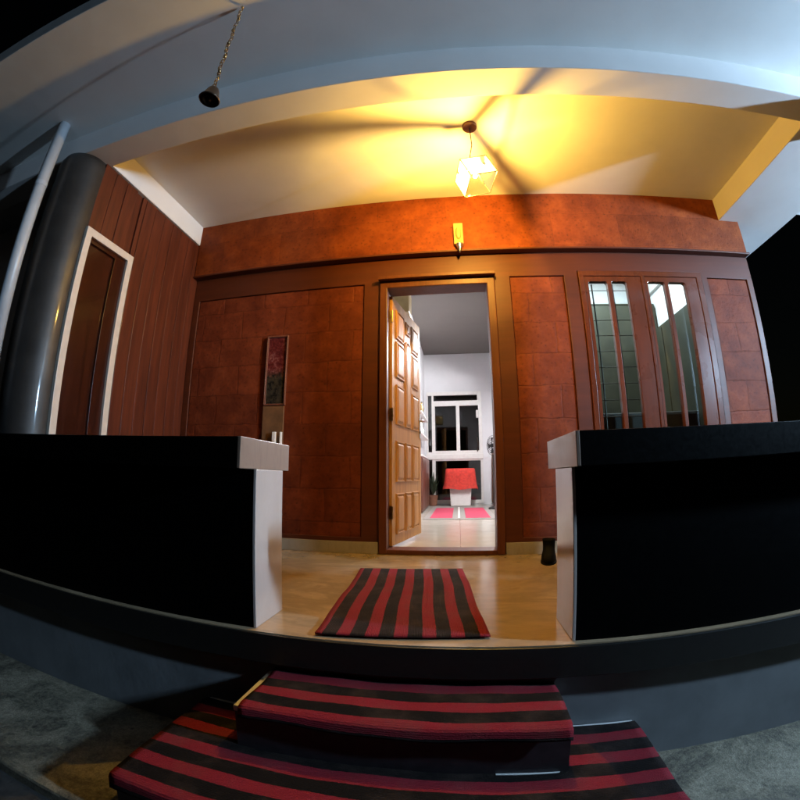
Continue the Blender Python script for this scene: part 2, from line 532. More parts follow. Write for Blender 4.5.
for z in (.30, 1.05, 1.86):
    bm = nbm()
    tube(bm, [(-.006, -.004, z - .05), (-.006, -.004, z + .05)], .008, 10)
    box(bm, -.001, .0, .003, .035, z - .05, z + .05)
    obj('hinge', bm, M['brass'], leaf, xf=LX)

# ------------------------------------------------------------------ casement window on the right
cw = thing('casement_window', (2.16, .05, .75), 'dark red casement window with four narrow panes to the right of the door', 'window')
bm = nbm()
plate(bm, rrect(WIN[0] + .003, WIN[1] - .003, WIN[2] + .003, WIN[3] - .003),
      [rrect(1.650, 2.140, .80, 2.115), rrect(2.168, 2.660, .80, 2.115)], -.034, .085)
obj('window_frame', bm, M['sashwood'], cw, bevel=.004)
for (a, b), panes in (((1.652, 2.138), ((1.681, 1.843), (1.877, 2.010))), ((2.170, 2.658), ((2.196, 2.352), (2.384, 2.545)))):
    bm = nbm()
    plate(bm, rrect(a, b, .802, 2.113), [rrect(c, d, .86, 2.068, .022, 5, True) for c, d in panes], -.028, .020)
    sash = obj('sash', bm, M['sashwood'], cw, bevel=.003)
    for c, d in panes:
        obj('pane', bx(c - .006, d + .006, -.004, -.001, .855, 2.073), M['pane'], sash)
gr = nbm()
for k in range(10):
    z = .86 + k * .132
    tube(gr, [(1.655, .11, z), (2.135, .11, z)], .0032, 8)
for x in (1.758, 1.94):
    tube(gr, [(x, .122, .80), (x, .122, 2.11)], .007, 8)
obj('grille', gr, M['blackmetal'], cw)

# ------------------------------------------------------------------ plank wall on the left, with its narrow window
pw = thing('plank_wall', (XL, -.7, 0), 'dark red vertical plank wall closing the left side of the porch', 'wall')
obj('backing', bx(XL - .14, XL - .02, -1.36, -.0, 0.001, ZB - .003), M['planks'], pw)
y = -1.36
n = 11
WY0, WY1, WZ0, WZ1 = -1.372, -.893, .33, 2.132
for k in range(n):
    y0, y1 = -1.36 + k * 1.355 / n, -1.36 + (k + 1) * 1.355 / n
    bm = nbm()
    d = random.uniform(-.002, .002)
    if y1 <= WY1 + .0:      # planks behind the window stop above and below it
        box(bm, XL - .02, XL + d, y0 + .002, y1 - .002, WZ1 - .02, ZB - .004)
        obj('plank', bx(XL - .02, XL + d, y0 + .002, y1 - .002, .002, WZ0 + .02), M['planks'], pw, bevel=.003)
    elif y0 < WY1 - .02:
        box(bm, XL - .02, XL + d, WY1 - .02, y1 - .002, .002, ZB - .004)
    else:
        box(bm, XL - .02, XL + d, y0 + .002, y1 - .002, .002, ZB - .004)
    obj('plank', bm, M['planks'], pw, bevel=.003)
sw = thing('side_window', (XL, -1.13, WZ0), 'narrow tall window with a cream frame in the plank wall', 'window')
bm = nbm()
plate(bm, rrect(WY0, WY1, WZ0, WZ1), [rrect(WY0 + .052, WY1 - .052, WZ0 + .052, WZ1 - .056)], XL - .012, XL + .026, 'yz')
obj('window_frame', bm, M['cream'], sw, bevel=.003)
obj('shutter', bx(XL - .0185, XL - .0125, WY0 + .03, WY1 - .03, WZ0 + .03, WZ1 - .03), M['shutter'], sw)
bm = nbm()
plate(bm, rrect(WY0 + .046, WY1 - .046, WZ0 + .046, WZ1 - .051), [rrect(WY0 + .075, WY1 - .16, WZ0 + .08, WZ1 - .09)], XL - .0120, XL + .004, 'yz')
obj('inner_frame', bm, M['shutter'], sw, bevel=.002)

# ------------------------------------------------------------------ roof slab, beams, columns
bm = nbm(); box(bm, -7, 7, -2.31, -.0015, ZC, 3.02)
tag(obj('roof_slab', bm, M['white'], bevel=.004), 'white painted porch ceiling slab reaching out over the front beam', 'roof')
tag(obj('front_beam', bx(-7, 7, -1.517, -1.316, ZB, ZC + .02), M['beam'], bevel=.006), 'long white beam running across the front of the porch ceiling', 'beam')
tag(obj('side_beam', bx(XL - .18, XL + .012, -1.3155, -.0865, ZB + .003, ZC + .015), M['beam'], bevel=.005), 'short white ceiling beam on top of the plank wall', 'beam')
tag(obj('side_beam', bx(3.011, 3.75, -1.3155, 3.2, ZB - .013, ZC + .015), M['beam'], bevel=.005), 'wide white ceiling beam over the right end of the stone wall', 'beam')
def column(x, y, label):
    bm = nbm()
    lathe(bm, [(.19, .0), (.19, .04), (.19, 2.60), (.186, 2.64), (.17, ZB - .001)], x, y, 64)
    return tag(obj('round_column', bm, M['column'], smooth=True), label, 'column', 'columns at the front corners of the porch')
column(-1.952, -1.385, 'dark polished round column between the drainpipe and the plank wall')
column(3.15, -1.425, 'dark round column at the right front corner of the porch')
tag(obj('annex_wall', bx(-7, -2.16, -.95, -.80, .0005, ZB + .1), M['white'], bevel=.004), 'dim white side wall beyond the drainpipe and the round column', 'wall')
dp = thing('drainpipe', (-2.0, -1.665, ZG), 'white plastic rainwater pipe standing before the left round column', 'pipe')
bm = nbm(); tube(bm, [(-2.0, -1.755, -.5), (-2.0, -1.755, .6), (-2.0, -1.665, .9), (-2.0, -1.665, ZC - .001)][2:], .041, 24)
obj('pipe', bm, M['pvc'], dp, smooth=True)
for z in (1.15, 2.35):
    bm = nbm(); tube(bm, [(-2.0, -1.665, z - .015), (-2.0, -1.665, z + .015)], .0435, 24)
    obj('pipe_clip', bm, M['pvc'], dp, smooth=False)

# ------------------------------------------------------------------ parapets
def parapet(x0, x1, end, label):
    t = thing('parapet_wall', ((x0 + x1) / 2, (PF + PB) / 2, 0), label, 'parapet', 'low parapet walls on both sides of the steps')
    s = 1 if end == x1 else -1
    a, b = (x0, x1 - .012) if s > 0 else (x0 + .012, x1)
    obj('tiled_wall', bx(a, b, PF, PB, .0005, .594), M['black'], t, bevel=.003)
    e0, e1 = sorted((end, end - s * .0115))
    obj('end_face', bx(e0, e1, PF - .002, PB + .002, .0008, .5935), M['whitetile'], t, bevel=.002)
    sh_ = .0147 if s > 0 else -.008
    c0, c1 = (x0, x1 - sh_ - .0133) if s > 0 else (x0 + sh_ + .0133, x1)
    obj('coping', bx(c0, c1, -1.7693, -1.331, .5945, .7076), M['capblack'], t, bevel=.003)
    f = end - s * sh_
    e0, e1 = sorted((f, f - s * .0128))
    obj('lit_coping_end', bx(e0, e1, -1.7693, -1.331, .5945, .7076), M['capend_lit'], t, bevel=.002)  # tan colour stands for light mirrored in the polished coping end
    return t
parapet(-7, PL, PL, 'black tiled parapet wall left of the steps with a pale end face')
parapet(PR, 7, PR, 'black tiled parapet wall right of the steps in front of the casement window')

# ------------------------------------------------------------------ steps
def step(x0, x1, yf, ztop, zbot, label):
    t = thing('entrance_step', ((x0 + x1) / 2, (yf - 1.674) / 2, zbot), label, 'step', 'entrance steps')
    obj('tread', bx(x0, x1, yf, -1.6735, ztop - .03, ztop - .010), M['steptile'], t, bevel=.003)
    obj('riser', bx(x0 + .004, x1 - .004, yf + .004, -1.674, zbot, ztop - .0305), M['riser'], t)
    return t
Z1, Z2 = -.147, -.309
us = step(-.096, .914, -1.950, Z1, Z2 - .0095, 'upper entrance step, narrower one, just below the porch floor')
obj('base_trim', bx(.70, .916, -1.9535, -1.9465, Z2 - .0092, Z2 + .006), M['steptile'], us, bevel=.001)
step(-.359, 1.204, -2.232, Z2, -.50, 'lower entrance step, wider one, standing on the pavement')

def draped(name, x0, x1, yb, yf, z, lip, label, mat, rib=.0):
    """striped mat on a tread, folded over the front edge; UV.y = metres from the front fold"""
    prof = []
    L = yb - yf
    ns = 40
    for k in range(ns + 1):
        s = L * (1 - k / ns)
        prof.append((yf + s, z + .0025, s))
    rr = .010
    for k in range(1, 6):
        a = math.pi / 2 * k / 5
        prof.append((yf - rr * math.sin(a), z + .0025 - rr * (1 - math.cos(a)), -rr * a))
    for k in range(1, 5):
        d = (lip - rr) * k / 4
        prof.append((yf - rr - .001 * k, z + .0025 - rr - d, -rr * math.pi / 2 - d))
    nx = 60
    bm = nbm()
    uvl = bm.loops.layers.uv.new('UVMap')
    grid = []
    uvd = {}
    for i in range(nx + 1):
        u = i / nx
        row = []
        for (yy, zz, s) in prof:
            x = x0 + (x1 - x0) * u
            wob = .0042 * math.sin(7 * x + 11 * yy) * math.sin(4 * x + 2) + .0022 * math.sin(23 * x - 31 * yy + 1)
            ed = .003 * math.sin(13 * yy) if i in (0, nx) else 0
            v = bm.verts.new((x + ed, yy + (.002 * math.sin(11 * x) if s < 0 else 0), zz + (.0036 + wob * .6 if s > 0 else (.002 * math.sin(9 * x + 1) + .002 * math.sin(21 * x)) * min(1, -s / .03))))
            uvd[v] = (x, s)
            row.append(v)
        grid.append(row)
    for a, b in zip(grid, grid[1:]):
        for k in range(len(a) - 1):
            f = bm.faces.new((a[k], a[k + 1], b[k + 1], b[k]))
            for lp in f.loops:
                lp[uvl].uv = uvd[lp.vert]
    o = obj(name, bm, mat, smooth=True)
    so = o.modifiers.new('thick', 'SOLIDIFY'); so.thickness = .005; so.offset = 1
    return tag(o, label, 'mat', 'red and black striped mats')
draped('step_mat', -.070, .911, -1.676, -1.950, Z1 - .006, .034, 'red and black striped mat covering the upper entrance step', M['stepmat'])
draped('step_mat', -.362, 1.200, -1.708, -2.232, Z2 - .006, .040, 'red and black striped mat covering the wider lower entrance step', M['stepmat'])

# floor mat in front of the door, stripes run towards the door
bm = nbm(); uvl = bm.loops.layers.uv.new('UVMap')
W_, L_ = .612, 1.098
g = []; uvd = {}
for i in range(31):
    row = []
    for j in range(51):
        x = -W_ / 2 + W_ * i / 30; yy = -L_ / 2 + L_ * j / 50
        zz = .0085 + .0024 * math.sin(9 * x + 5 * yy) * math.sin(6 * yy) + .0013 * math.sin(23 * yy - 9 * x)
        v = bm.verts.new((x + .003 * math.sin(9 * yy), yy + .004 * math.sin(8 * x), zz))
        uvd[v] = (x - .0 + W_ / 2 - .003, yy); row.append(v)
    g.append(row)
for a, b in zip(g, g[1:]):
    for k in range(50):
        f = bm.faces.new((a[k], b[k], b[k + 1], a[k + 1]))
        for lp in f.loops: lp[uvl].uv = uvd[lp.vert]
o = obj('floor_mat', bm, M['mat'], smooth=True)
o.location = (.346, -1.103, 0); o.rotation_euler.z = R(4.35)
so = o.modifiers.new('thick', 'SOLIDIFY'); so.thickness = .006; so.offset = -1
tag(o, 'red and black striped mat lying on the porch floor before the front door', 'mat', 'red and black striped mats')

# ------------------------------------------------------------------ pendant lamp
PX, PY = .765, -.886
pl = thing('pendant_lamp', (PX, PY, ZC), 'lit square glass lantern hanging on a cord from the porch ceiling', 'lamp')
bm = nbm(); lathe(bm, [(.047, ZC - .024), (.050, ZC - .018), (.050, ZC - .0005)], PX, PY, 32)
obj('ceiling_rose', bm, M['canopy'], pl, smooth=False, bevel=.002)
LC = Vector((PX + .006, PY, 2.425))
LM = Matrix.Translation(LC) @ Matrix.Rotation(R(-22), 4, 'Y') @ Matrix.Rotation(R(-4), 4, 'X') @ Matrix.Rotation(R(14), 4, 'Z')
top_hub = LM @ Vector((0, 0, .105))
bm = nbm(); tube(bm, [(PX, PY, ZC - .02), (PX + .002, PY, 2.7), tuple(top_hub)], .0035, 8)
obj('cord', bm, M['blackmetal'], pl, smooth=True)
a, h = .094, .078
bm = nbm()
cor = [(-a, -a), (a, -a), (a, a), (-a, a)]
t = .0026
for k in range(4):
    p, q = cor[k], cor[(k + 1) % 4]
    for z in (-h, h):
        tube(bm, [(p[0], p[1], z), (q[0], q[1], z)], t, 6)
    tube(bm, [(p[0], p[1], -h), (p[0], p[1], h)], t, 6)
obj('lantern_frame', bm, M['blackmetal'], pl, xf=LM)
for k in range(4):
    p, q = Vector(cor[k]), Vector(cor[(k + 1) % 4])
    d = (q - p).normalized() * .004
    p2, q2 = p + d, q - d
    bm = nbm()
    bm.faces.new([bm.verts.new(v) for v in ((p2.x, p2.y, -h + .004), (q2.x, q2.y, -h + .004), (q2.x, q2.y, h - .004), (p2.x, p2.y, h - .004))])
    ob = obj('glass_pane', bm, M['lampglass'], pl, xf=LM)
# lamp holder with three arms that carry the lantern (they throw the three streaks on the ceiling)
BC = Vector((PX + .004, PY, 2.425))
bm = nbm()
lathe(bm, [(.003, .018), (.005, .024), (.007, .060), (.010, .092), (.006, .105)], 0, 0, 16)
ob = obj('lamp_holder', bm, M['blackmetal'], pl, xf=Matrix.Translation(BC), smooth=False)
for ang in (-173, -57, 59):
    c_, s_ = math.cos(R(ang)), math.sin(R(ang))
    bm = nbm()
    tube(bm, [(0, 0, .062), (c_ * .05, s_ * .05, .050), (c_ * .108, s_ * .108, .022)], .0088, 8)
    obj('holder_arm', bm, M['blackmetal'], pl, xf=Matrix.Translation(BC))
bm = nbm(); bmesh.ops.create_icosphere(bm, subdivisions=2, radius=.012)
obj('bulb', bm, M['bulb'], pl, smooth=True, xf=Matrix.Translation(BC) @ Matrix.Diagonal((1, 1, 1.1, 1)))

# ------------------------------------------------------------------ cream box over the door
cb = thing('wall_chime', (.66, -.085, 2.37), 'small cream box with an oval boss and pointed end above the door', 'door chime')
bx0, bx1 = .615, .692
obj('case', bx(bx0, bx1, -.125, -.0855, 2.385, 2.585), M['yellow'], cb, bevel=.006)
bm = nbm(); bmesh.ops.create_uvsphere(bm, u_segments=24, v_segments=12, radius=1)
obj('oval_boss', bm, M['yellow'], cb, smooth=True, xf=Matrix.Translation(((bx0 + bx1) / 2, -.126, 2.485)) @ Matrix.Diagonal((.024, .020, .058, 1)))
bm = nbm(); lathe(bm, [(.004, 2.308), (.008, 2.318), (.031, 2.380), (.031, 2.3845)], (bx0 + bx1) / 2 + .004, -.118, 20)
obj('pointed_end', bm, M['chrome'], cb, smooth=True)

# ------------------------------------------------------------------ hanging bell
BX, BY = -.392, -2.0
BZ = 2.112
hb = thing('hanging_bell', (BX, BY, ZC), 'dark bronze bell hanging on a chain from the porch roof edge', 'bell')
prof = [(.052, 0), (.054, .004), (.050, .010), (.043, .026), (.036, .046), (.031, .064), (.024, .078), (.010, .086), (.006, .096)]
bm = nbm()
seg = 32
def ring(r, z): return [bm.verts.new((r * math.cos(2 * math.pi * k / seg), r * math.sin(2 * math.pi * k / seg), z)) for k in range(seg)]
rs = [ring(r, z) for r, z in prof]
ins = [ring(max(r - .005, .002), z + .002) for r, z in prof[:-2]]
for q in (rs, ins):
    for a_, b_ in zip(q, q[1:]):
        for k in range(seg): bm.faces.new((a_[k], a_[(k + 1) % seg], b_[(k + 1) % seg], b_[k]))
for k in range(seg): bm.faces.new((rs[0][k], rs[0][(k + 1) % seg], ins[0][(k + 1) % seg], ins[0][k]))
bm.faces.new(rs[-1]); bm.faces.new(ins[-1])
BMX = Matrix.Translation((BX, BY, BZ)) @ Matrix.Rotation(R(8), 4, 'Y') @ Matrix.Scale(.9, 4)
obj('bell_body', bm, M['bell'], hb, smooth=True, xf=BMX)
bm = nbm(); tube(bm, [(0, 0, .07), (0, .004, .012)], .003, 8)
v = bmesh.ops.create_uvsphere(bm, u_segments=12, v_segments=8, radius=.010)['verts']
bmesh.ops.translate(bm, verts=v, vec=(0, .004, .008))
obj('clapper', bm, M['bell'], hb, smooth=True, xf=BMX)
def link(bm, c, d, up, L, r):
    c, d, up = Vector(c), Vector(d).normalized(), Vector(up)
    pts = []
    for k in range(13):
        a_ = 2 * math.pi * k / 12
        pts.append(c + d * (math.cos(a_) * L / 2) + up * (math.sin(a_) * L * .3))
    tube(bm, pts, r, 6, False)
bm = nbm()
z = BZ + .092; k = 0
link(bm, (BX + .004, BY, z), (0, 0, 1), (1, 0, 0), .034, .0024)
z += .026
while z < ZC - .01:
    xo = .006 + .004 * math.sin(k * .9)
    up = (1, 0, 0) if k % 2 else (0, 1, 0)
    L = .030
    link(bm, (BX + xo, BY, z), (.1 * math.sin(k * 1.7), 0, 1), up, L, .0021)
    if k % 5 == 3:
        vv = bmesh.ops.create_uvsphere(bm, u_segments=10, v_segments=6, radius=.0085)['verts']
        bmesh.ops.translate(bm, verts=vv, vec=(BX + xo, BY, z + .012))
    z += .0225; k += 1
obj('chain', bm, M['brass'], hb, smooth=True)

# ------------------------------------------------------------------ wall hanging and board left of the door
wh = thing('wall_hanging', (-.86, -.02, 1.13), 'tall narrow framed red and black print on the wall left of the door', 'wall hanging')
x0, x1, z0, z1 = -.953, -.766, 1.128, 1.716
bm = nbm(); plate(bm, rrect(x0, x1, z0, z1), [rrect(x0 + .014, x1 - .014, z0 + .014, z1 - .014)], -.036, -.0145)
obj('frame', bm, M['maroon'], wh, bevel=.002)
obj('print', bx(x0 + .012, x1 - .012, -.026, -.0155, z0 + .012, z1 - .012), M['picture'], wh)
for xx in (x0 + .004, x1 - .004):
    bm = nbm()
    nb = 27 * 4
    tube(bm, [(xx, -.0375, z0 + .006 + (z1 - z0 - .012) * k / nb) for k in range(nb + 1)],
         [.0016 + .0034 * abs(math.sin(math.pi * k / 4)) for k in range(nb + 1)], 8)
    obj('bead_trim', bm, M['maroon'], wh, smooth=True)
tag(obj('wooden_board', bx(-.957, -.772, -.034, -.0145, .70, 1.122), M['brownboard'], bevel=.003), 'plain brown board on the wall under the framed print', 'board')
for xx, ww in ((-.853, .030), (-.787, .014)):
    bm = nbm(); box(bm, xx, xx + ww, -.062, -.0355, .70, .912)
    tag(obj('white_batten', bm, M['plastic'], bevel=.003), ('wider' if ww > .02 else 'thinner') + ' of the two white strips peeping above the left parapet', 'batten')

# ------------------------------------------------------------------ shoe beside the right parapet
SHX = Matrix.Translation((1.178, -.285, 0)) @ Matrix.Rotation(R(-14), 4, 'Z') @ Matrix.Diagonal((1.08, 1, .85, 1))
st = thing('boot', (1.178, -.285, 0), 'small black ankle boot standing on the porch floor beside the parapet end', 'boot')
sh = nbm()
rings = []
for z, w, y0, y1 in ((.012, .040, -.150, .078), (.020, .044, -.156, .082), (.045, .044, -.150, .082), (.066, .040, -.118, .080), (.085, .037, -.060, .076), (.108, .037, -.022, .074), (.130, .038, -.016, .076), (.158, .040, -.018, .078), (.166, .040, -.018, .078)):
    r_ = []
    for k in range(24):
        t_ = 2 * math.pi * k / 24
        yy = (y0 + y1) / 2 + (y1 - y0) / 2 * math.sin(t_)
        r_.append(sh.verts.new((w * math.copysign(abs(math.cos(t_)) ** .8, math.cos(t_)), yy, z)))
    rings.append(r_)
inn = [sh.verts.new((v.co.x * .86, .032 + (v.co.y - .032) * .86, .135)) for v in rings[-1]]
top = [sh.verts.new((v.co.x * .88, .032 + (v.co.y - .032) * .88, .166)) for v in rings[-1]]
for a_, b_ in list(zip(rings, rings[1:])) + [(rings[-1], top), (top, inn)]:
    for k in range(24): sh.faces.new((a_[k], a_[(k + 1) % 24], b_[(k + 1) % 24], b_[k]))
sh.faces.new(rings[0]); sh.faces.new(inn)
obj('upper', sh, M['rubber'], st, smooth=True, xf=SHX)
bm = nbm()
plate(bm, [(.048 * math.cos(2 * math.pi * k / 28), -.037 + .124 * math.sin(2 * math.pi * k / 28)) for k in range(28)], [], .001, .0118, 'xy')
obj('sole', bm, M['rubber'], st, xf=SHX)

# ------------------------------------------------------------------ hall seen through the door
HL, HR, HF, HZ = -.072, 1.312, 5.276, 3.075
tag(obj('hall_wall', bx(HL - .12, HL, .2005, HF, .007, HZ + .1), M['hallwall']), 'white left side wall of the hall behind the open door', 'wall')
tag(obj('hall_wall', bx(HR, HR + .10, .2005, HF, .007, HZ + .1), M['hallwall']), 'white right side wall of the hall', 'wall')
bm = nbm(); plate(bm, rrect(HL - .12, HR + .10, .007, HZ + .1), [rrect(-.03, 1.085, .03, 2.275)], HF + .0005, HF + .15)
tag(obj('hall_wall', bm, M['hallwall']), 'white far wall of the hall above the glazed door', 'wall')
obj('plaster', bx(HL, HR, .2005, .212, 2.1505, HZ - .001), M['hallwall'], fw)
obj('plaster', bx(DW + .001, HR, .2005, .212, .0065, 2.1500), M['hallwall'], fw)
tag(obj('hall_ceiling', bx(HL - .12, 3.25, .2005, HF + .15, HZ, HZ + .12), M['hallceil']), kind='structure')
gd = thing('glazed_door', (.53, HF, 0), 'white framed glazed door and dark panes at the far end of the hall', 'glazed door')
bm = nbm()
plate(bm, rrect(-.028, 1.083, .032, 2.272),
      [rrect(.115, 1.0, 2.085, 2.20), rrect(.14, .565, 1.075, 1.98), rrect(.635, 1.015, 1.075, 1.98),
       rrect(.14, 1.035, .10, .875), rrect(.0, .075, .10, .90), rrect(.0, .075, 1.05, 2.20)], HF - .02, HF + .07)
obj('frame', bm, M['upvc'], gd, bevel=.004)
obj('rail', bx(-.05, 1.09, HF - .045, HF - .0205, .905, 1.01), M['upvc'], gd, bevel=.004)
for r_ in ((.115, 1.0, 2.085, 2.20), (.14, .565, 1.075, 1.98), (.635, 1.015, 1.075, 1.98), (.14, 1.035, .10, .875), (.0, .075, .10, .90), (.0, .075, 1.05, 2.20)):
    obj('pane', bx(r_[0] - .01, r_[1] + .01, HF + .02, HF + .024, r_[2] - .01, r_[3] + .01), M['nightpane'], gd)
bm = nbm(); tube(bm, [(.975, HF - .03, 1.05), (.99, HF - .06, 1.2), (.975, HF - .03, 1.34)], .012, 8)
obj('handle', bm, M['blackmetal'], gd, smooth=True)
tag(obj('doorbell_ornament', bx(.965, 1.02, HF - .06, HF - .0205, 1.72, 1.88), M['plastic'], bevel=.012), 'small white hanging ornament on the glazed door frame', 'ornament')
# white bin with a red cloth over it
tub = thing('storage_box', (.62, 4.98, 0), 'white plastic box standing on the hall floor before the glazed door', 'box')
bm = nbm(); box(bm, .42, .83, 4.80, 5.16, .012, .36)
for v in bm.verts:
    if v.co.z < .1: v.co.x = .625 + (v.co.x - .625) * .9
obj('body', bm, M['plastic'], tub, bevel=.015)
obj('rim', bx(.405, .845, 4.785, 5.175, .361, .385), M['plastic'], tub, bevel=.008)
bm = nbm(); box(bm, .36, .89, 4.77, 5.19, .386, .70)
obj('stool_top', bm, M['plastic'], tub, bevel=.02)
bm = nbm()
N = 26
def cloth_pt(u, v):
    # top then hanging front/side drops
    x = .625 + u * .30
    return x
ring_pts = []
rows_ = [(0.0, .712), (.6, .714), (.97, .712), (1.03, .70), (1.06, .62), (1.09, .50), (1.14, .385), (1.20, .33)]
for s, z in rows_:
    r_ = []
    for k in range(64):
        a_ = 2 * math.pi * k / 64
        c_, s_ = math.cos(a_), math.sin(a_)
        m_ = max(abs(c_), abs(s_)) ** .85
        fold = 1 + (.035 * math.sin(9 * a_) + .02 * math.sin(17 * a_ + 1)) * max(0, (.70 - z) / .35)
        r_.append(bm.verts.new((.625 + .272 * s * fold * c_ / m_, 4.98 + .222 * s * fold * s_ / m_, z + (.012 * math.sin(5 * a_) if z < .4 else 0))))
    ring_pts.append(r_)
for a_, b_ in zip(ring_pts, ring_pts[1:]):
    for k in range(64): bm.faces.new((a_[k], a_[(k + 1) % 64], b_[(k + 1) % 64], b_[k]))
bmesh.ops.remove_doubles(bm, verts=bm.verts, dist=.0005)
o = obj('red_cloth', bm, M['redcloth'], smooth=True)
tag(o, 'bright red cloth draped over the white box in the hall', 'cloth')
# hall rug
rg = thing('hall_rug', (.6, 3.5, .006), 'grey hall rug with two pink fields and a white centre line', 'rug')
obj('rug_base', bx(.12, 1.09, 2.42, 4.72, .0065, .014), M['greyrug'], rg, bevel=.003)
for a_, b_ in ((.20, .50), (.68, 1.01)):
    obj('pink_field', bx(a_, b_, 2.55, 4.30, .0145, .017), M['pinkrug'], rg, bevel=.001)
obj('centre_line', bx(.575, .605, 2.55, 4.5, .0145, .017), M['plastic'], rg)
# left: low cabinet, plant in a pot, wall shelf with small things
cab = thing('low_cabinet', (HL + .06, 4.0, 0), 'narrow reddish wooden cabinet along the left wall of the hall', 'cabinet')
obj('carcass', bx(HL + .001, HL + .11, 3.3, 4.75, .03, .88), M['maroon'], cab, bevel=.004)
obj('cabinet_top', bx(HL + .001, HL + .125, 3.28, 4.77, .8805, .905), M['upvc'], cab, bevel=.003)
for k in range(3):
    obj('cabinet_door', bx(HL + .1105, HL + .122, 3.32 + k * .475, 3.32 + k * .475 + .455, .06, .86), M['maroon'], cab, bevel=.004)
pt = thing('potted_plant', (.10, 5.0, 0), 'dark potted plant in the left far corner of the hall', 'plant')
bm = nbm(); lathe(bm, [(.07, .01), (.095, .20), (.10, .205), (.09, .21)], .10, 5.0, 24)
obj('pot', bm, M['terracotta'], pt, smooth=False)
bm = nbm()
rr_ = random.Random(3)
for k in range(46):
    a_ = rr_.uniform(0, 6.28); L = rr_.uniform(.14, .46); sp = rr_.uniform(.02, .13)
    base = Vector((.10, 5.0, .2)); tip = base + Vector((math.cos(a_) * sp, math.sin(a_) * sp, L))
    mid = (base + tip) / 2 + Vector((0, 0, .05))
    sd = Vector((-math.sin(a_), math.cos(a_), 0)) * .022
    v1 = bm.verts.new(base); v2 = bm.verts.new(mid + sd); v3 = bm.verts.new(tip); v4 = bm.verts.new(mid - sd)
    bm.faces.new((v1, v2, v3)); bm.faces.new((v1, v3, v4))
obj('foliage', bm, M['leaf'], pt)
sf = thing('wall_shelf', (HL + .06, 3.6, 1.3), 'small white shelf on the left hall wall above the cabinet', 'shelf')
for z in (1.22, 1.55):
    obj('board', bx(HL + .001, HL + .125, 3.2, 4.5, z, z + .025), M['upvc'], sf, bevel=.002)
for yy, z, hh, r0, mm, lab in ((3.5, 1.2455, .20, .036, 'plastic', 'white bottle on the lower board of the hall shelf'),
                              (3.95, 1.2455, .14, .030, 'chrome', 'steel flask on the lower board of the hall shelf'),
                              (3.7, 1.5755, .22, .034, 'brass', 'brass bottle on the upper board of the hall shelf')):
    bm = nbm()
    lathe(bm, [(r0 * .8, z), (r0, z + hh * .3), (r0 * .9, z + hh * .7), (r0 * .45, z + hh * .85), (r0 * .5, z + hh)], HL + .075, yy, 16)
    tag(obj('bottle', bm, M[mm], smooth=True), lab, 'bottle', 'bottles on the hall shelf')
# cream box above the open leaf
tag(obj('meter_box', bx(HL + .001, .150, .70, .95, 2.16, 2.42), M['yellow'], bevel=.012), 'cream box fixed high inside the hall above the open door leaf', 'box')
# right: brown curtain and pedestal fan
bm = nbm()
pts = []
for k in range(61):
    u = k / 60
    pts.append((HR - .055 + .022 * math.sin(u * 34), 4.55 + u * .62))
vs0 = [bm.verts.new((x, y, .05)) for x, y in pts]; vs1 = [bm.verts.new((x + .01, y, 1.02)) for x, y in pts]
for k in range(60): bm.faces.new((vs0[k], vs0[k + 1], vs1[k + 1], vs1[k]))
o = obj('side_panel', bm, M['brownboard'], smooth=True)
o.name = 'curtain'
so = o.modifiers.new('t', 'SOLIDIFY'); so.thickness = .006
tag(o, 'short brown curtain in the right far corner of the hall', 'curtain')
fn = thing('pedestal_fan', (1.17, 4.1, 0), 'black pedestal fan at the right side of the hall', 'fan')
bm = nbm(); lathe(bm, [(.10, .008), (.10, .03), (.03, .05), (.014, .06), (.014, .92)], 1.19, 4.1, 24)
obj('stand', bm, M['darkbox'], fn)
FM = Matrix.Translation((1.17, 4.05, 1.08)) @ Matrix.Rotation(R(-62), 4, 'Z') @ Matrix.Rotation(R(90), 4, 'X')
bm = nbm()
for r_ in (.05, .09, .13, .165):
    tube(bm, [(r_ * math.cos(2 * math.pi * k / 32), r_ * math.sin(2 * math.pi * k / 32), .03 * (1 - (r_ / .17) ** 2)) for k in range(33)], .0035, 6, False)
for k in range(16):
    a_ = 2 * math.pi * k / 16
    tube(bm, [(0, 0, .03), (.1 * math.cos(a_), .1 * math.sin(a_), .02), (.165 * math.cos(a_), .165 * math.sin(a_), 0)], .002, 5)
obj('guard', bm, M['darkbox'], fn, xf=FM)
bm = nbm()
for k in range(4):
    a_ = R(90 * k)
    vs = [bm.verts.new(p) for p in ((.02 * math.cos(a_), .02 * math.sin(a_), 0), (.14 * math.cos(a_ - .35), .14 * math.sin(a_ - .35), .006), (.145 * math.cos(a_ + .4), .145 * math.sin(a_ + .4), -.012))]
    bm.faces.new(vs)
obj('blades', bm, M['darkbox'], fn, xf=FM)
bm = nbm(); tube(bm, [(0, 0, .01), (0, 0, -.09)], [.035, .03], 16)
obj('motor', bm, M['darkbox'], fn, xf=FM)
hl = thing('wall_tube_light', (HR, 2.85, 2.45), 'white tube light high on the hall wall opposite the open door leaf', 'lamp')
obj('housing', bx(HR - .035, HR - .0005, 2.30, 3.40, 2.42, 2.48), M['upvc'], hl, bevel=.004)
obj('light_block_hood', bx(HR - .13, HR - .0355, 2.29, 3.41, 2.475, 2.487), M['upvc'], hl, bevel=.003)  # unseen board added to keep the tube's light off the hall ceiling
bm = nbm(); tube(bm, [(HR - .055, 2.33, 2.45), (HR - .055, 3.37, 2.45)], .016, 16)
obj('tube', bm, M['halllamp'], hl, smooth=True)
for yy in (2.315, 3.385):
    obj('tube_holder', bx(HR - .075, HR - .0355, yy - .012, yy + .012, 2.43, 2.47), M['plastic'], hl)

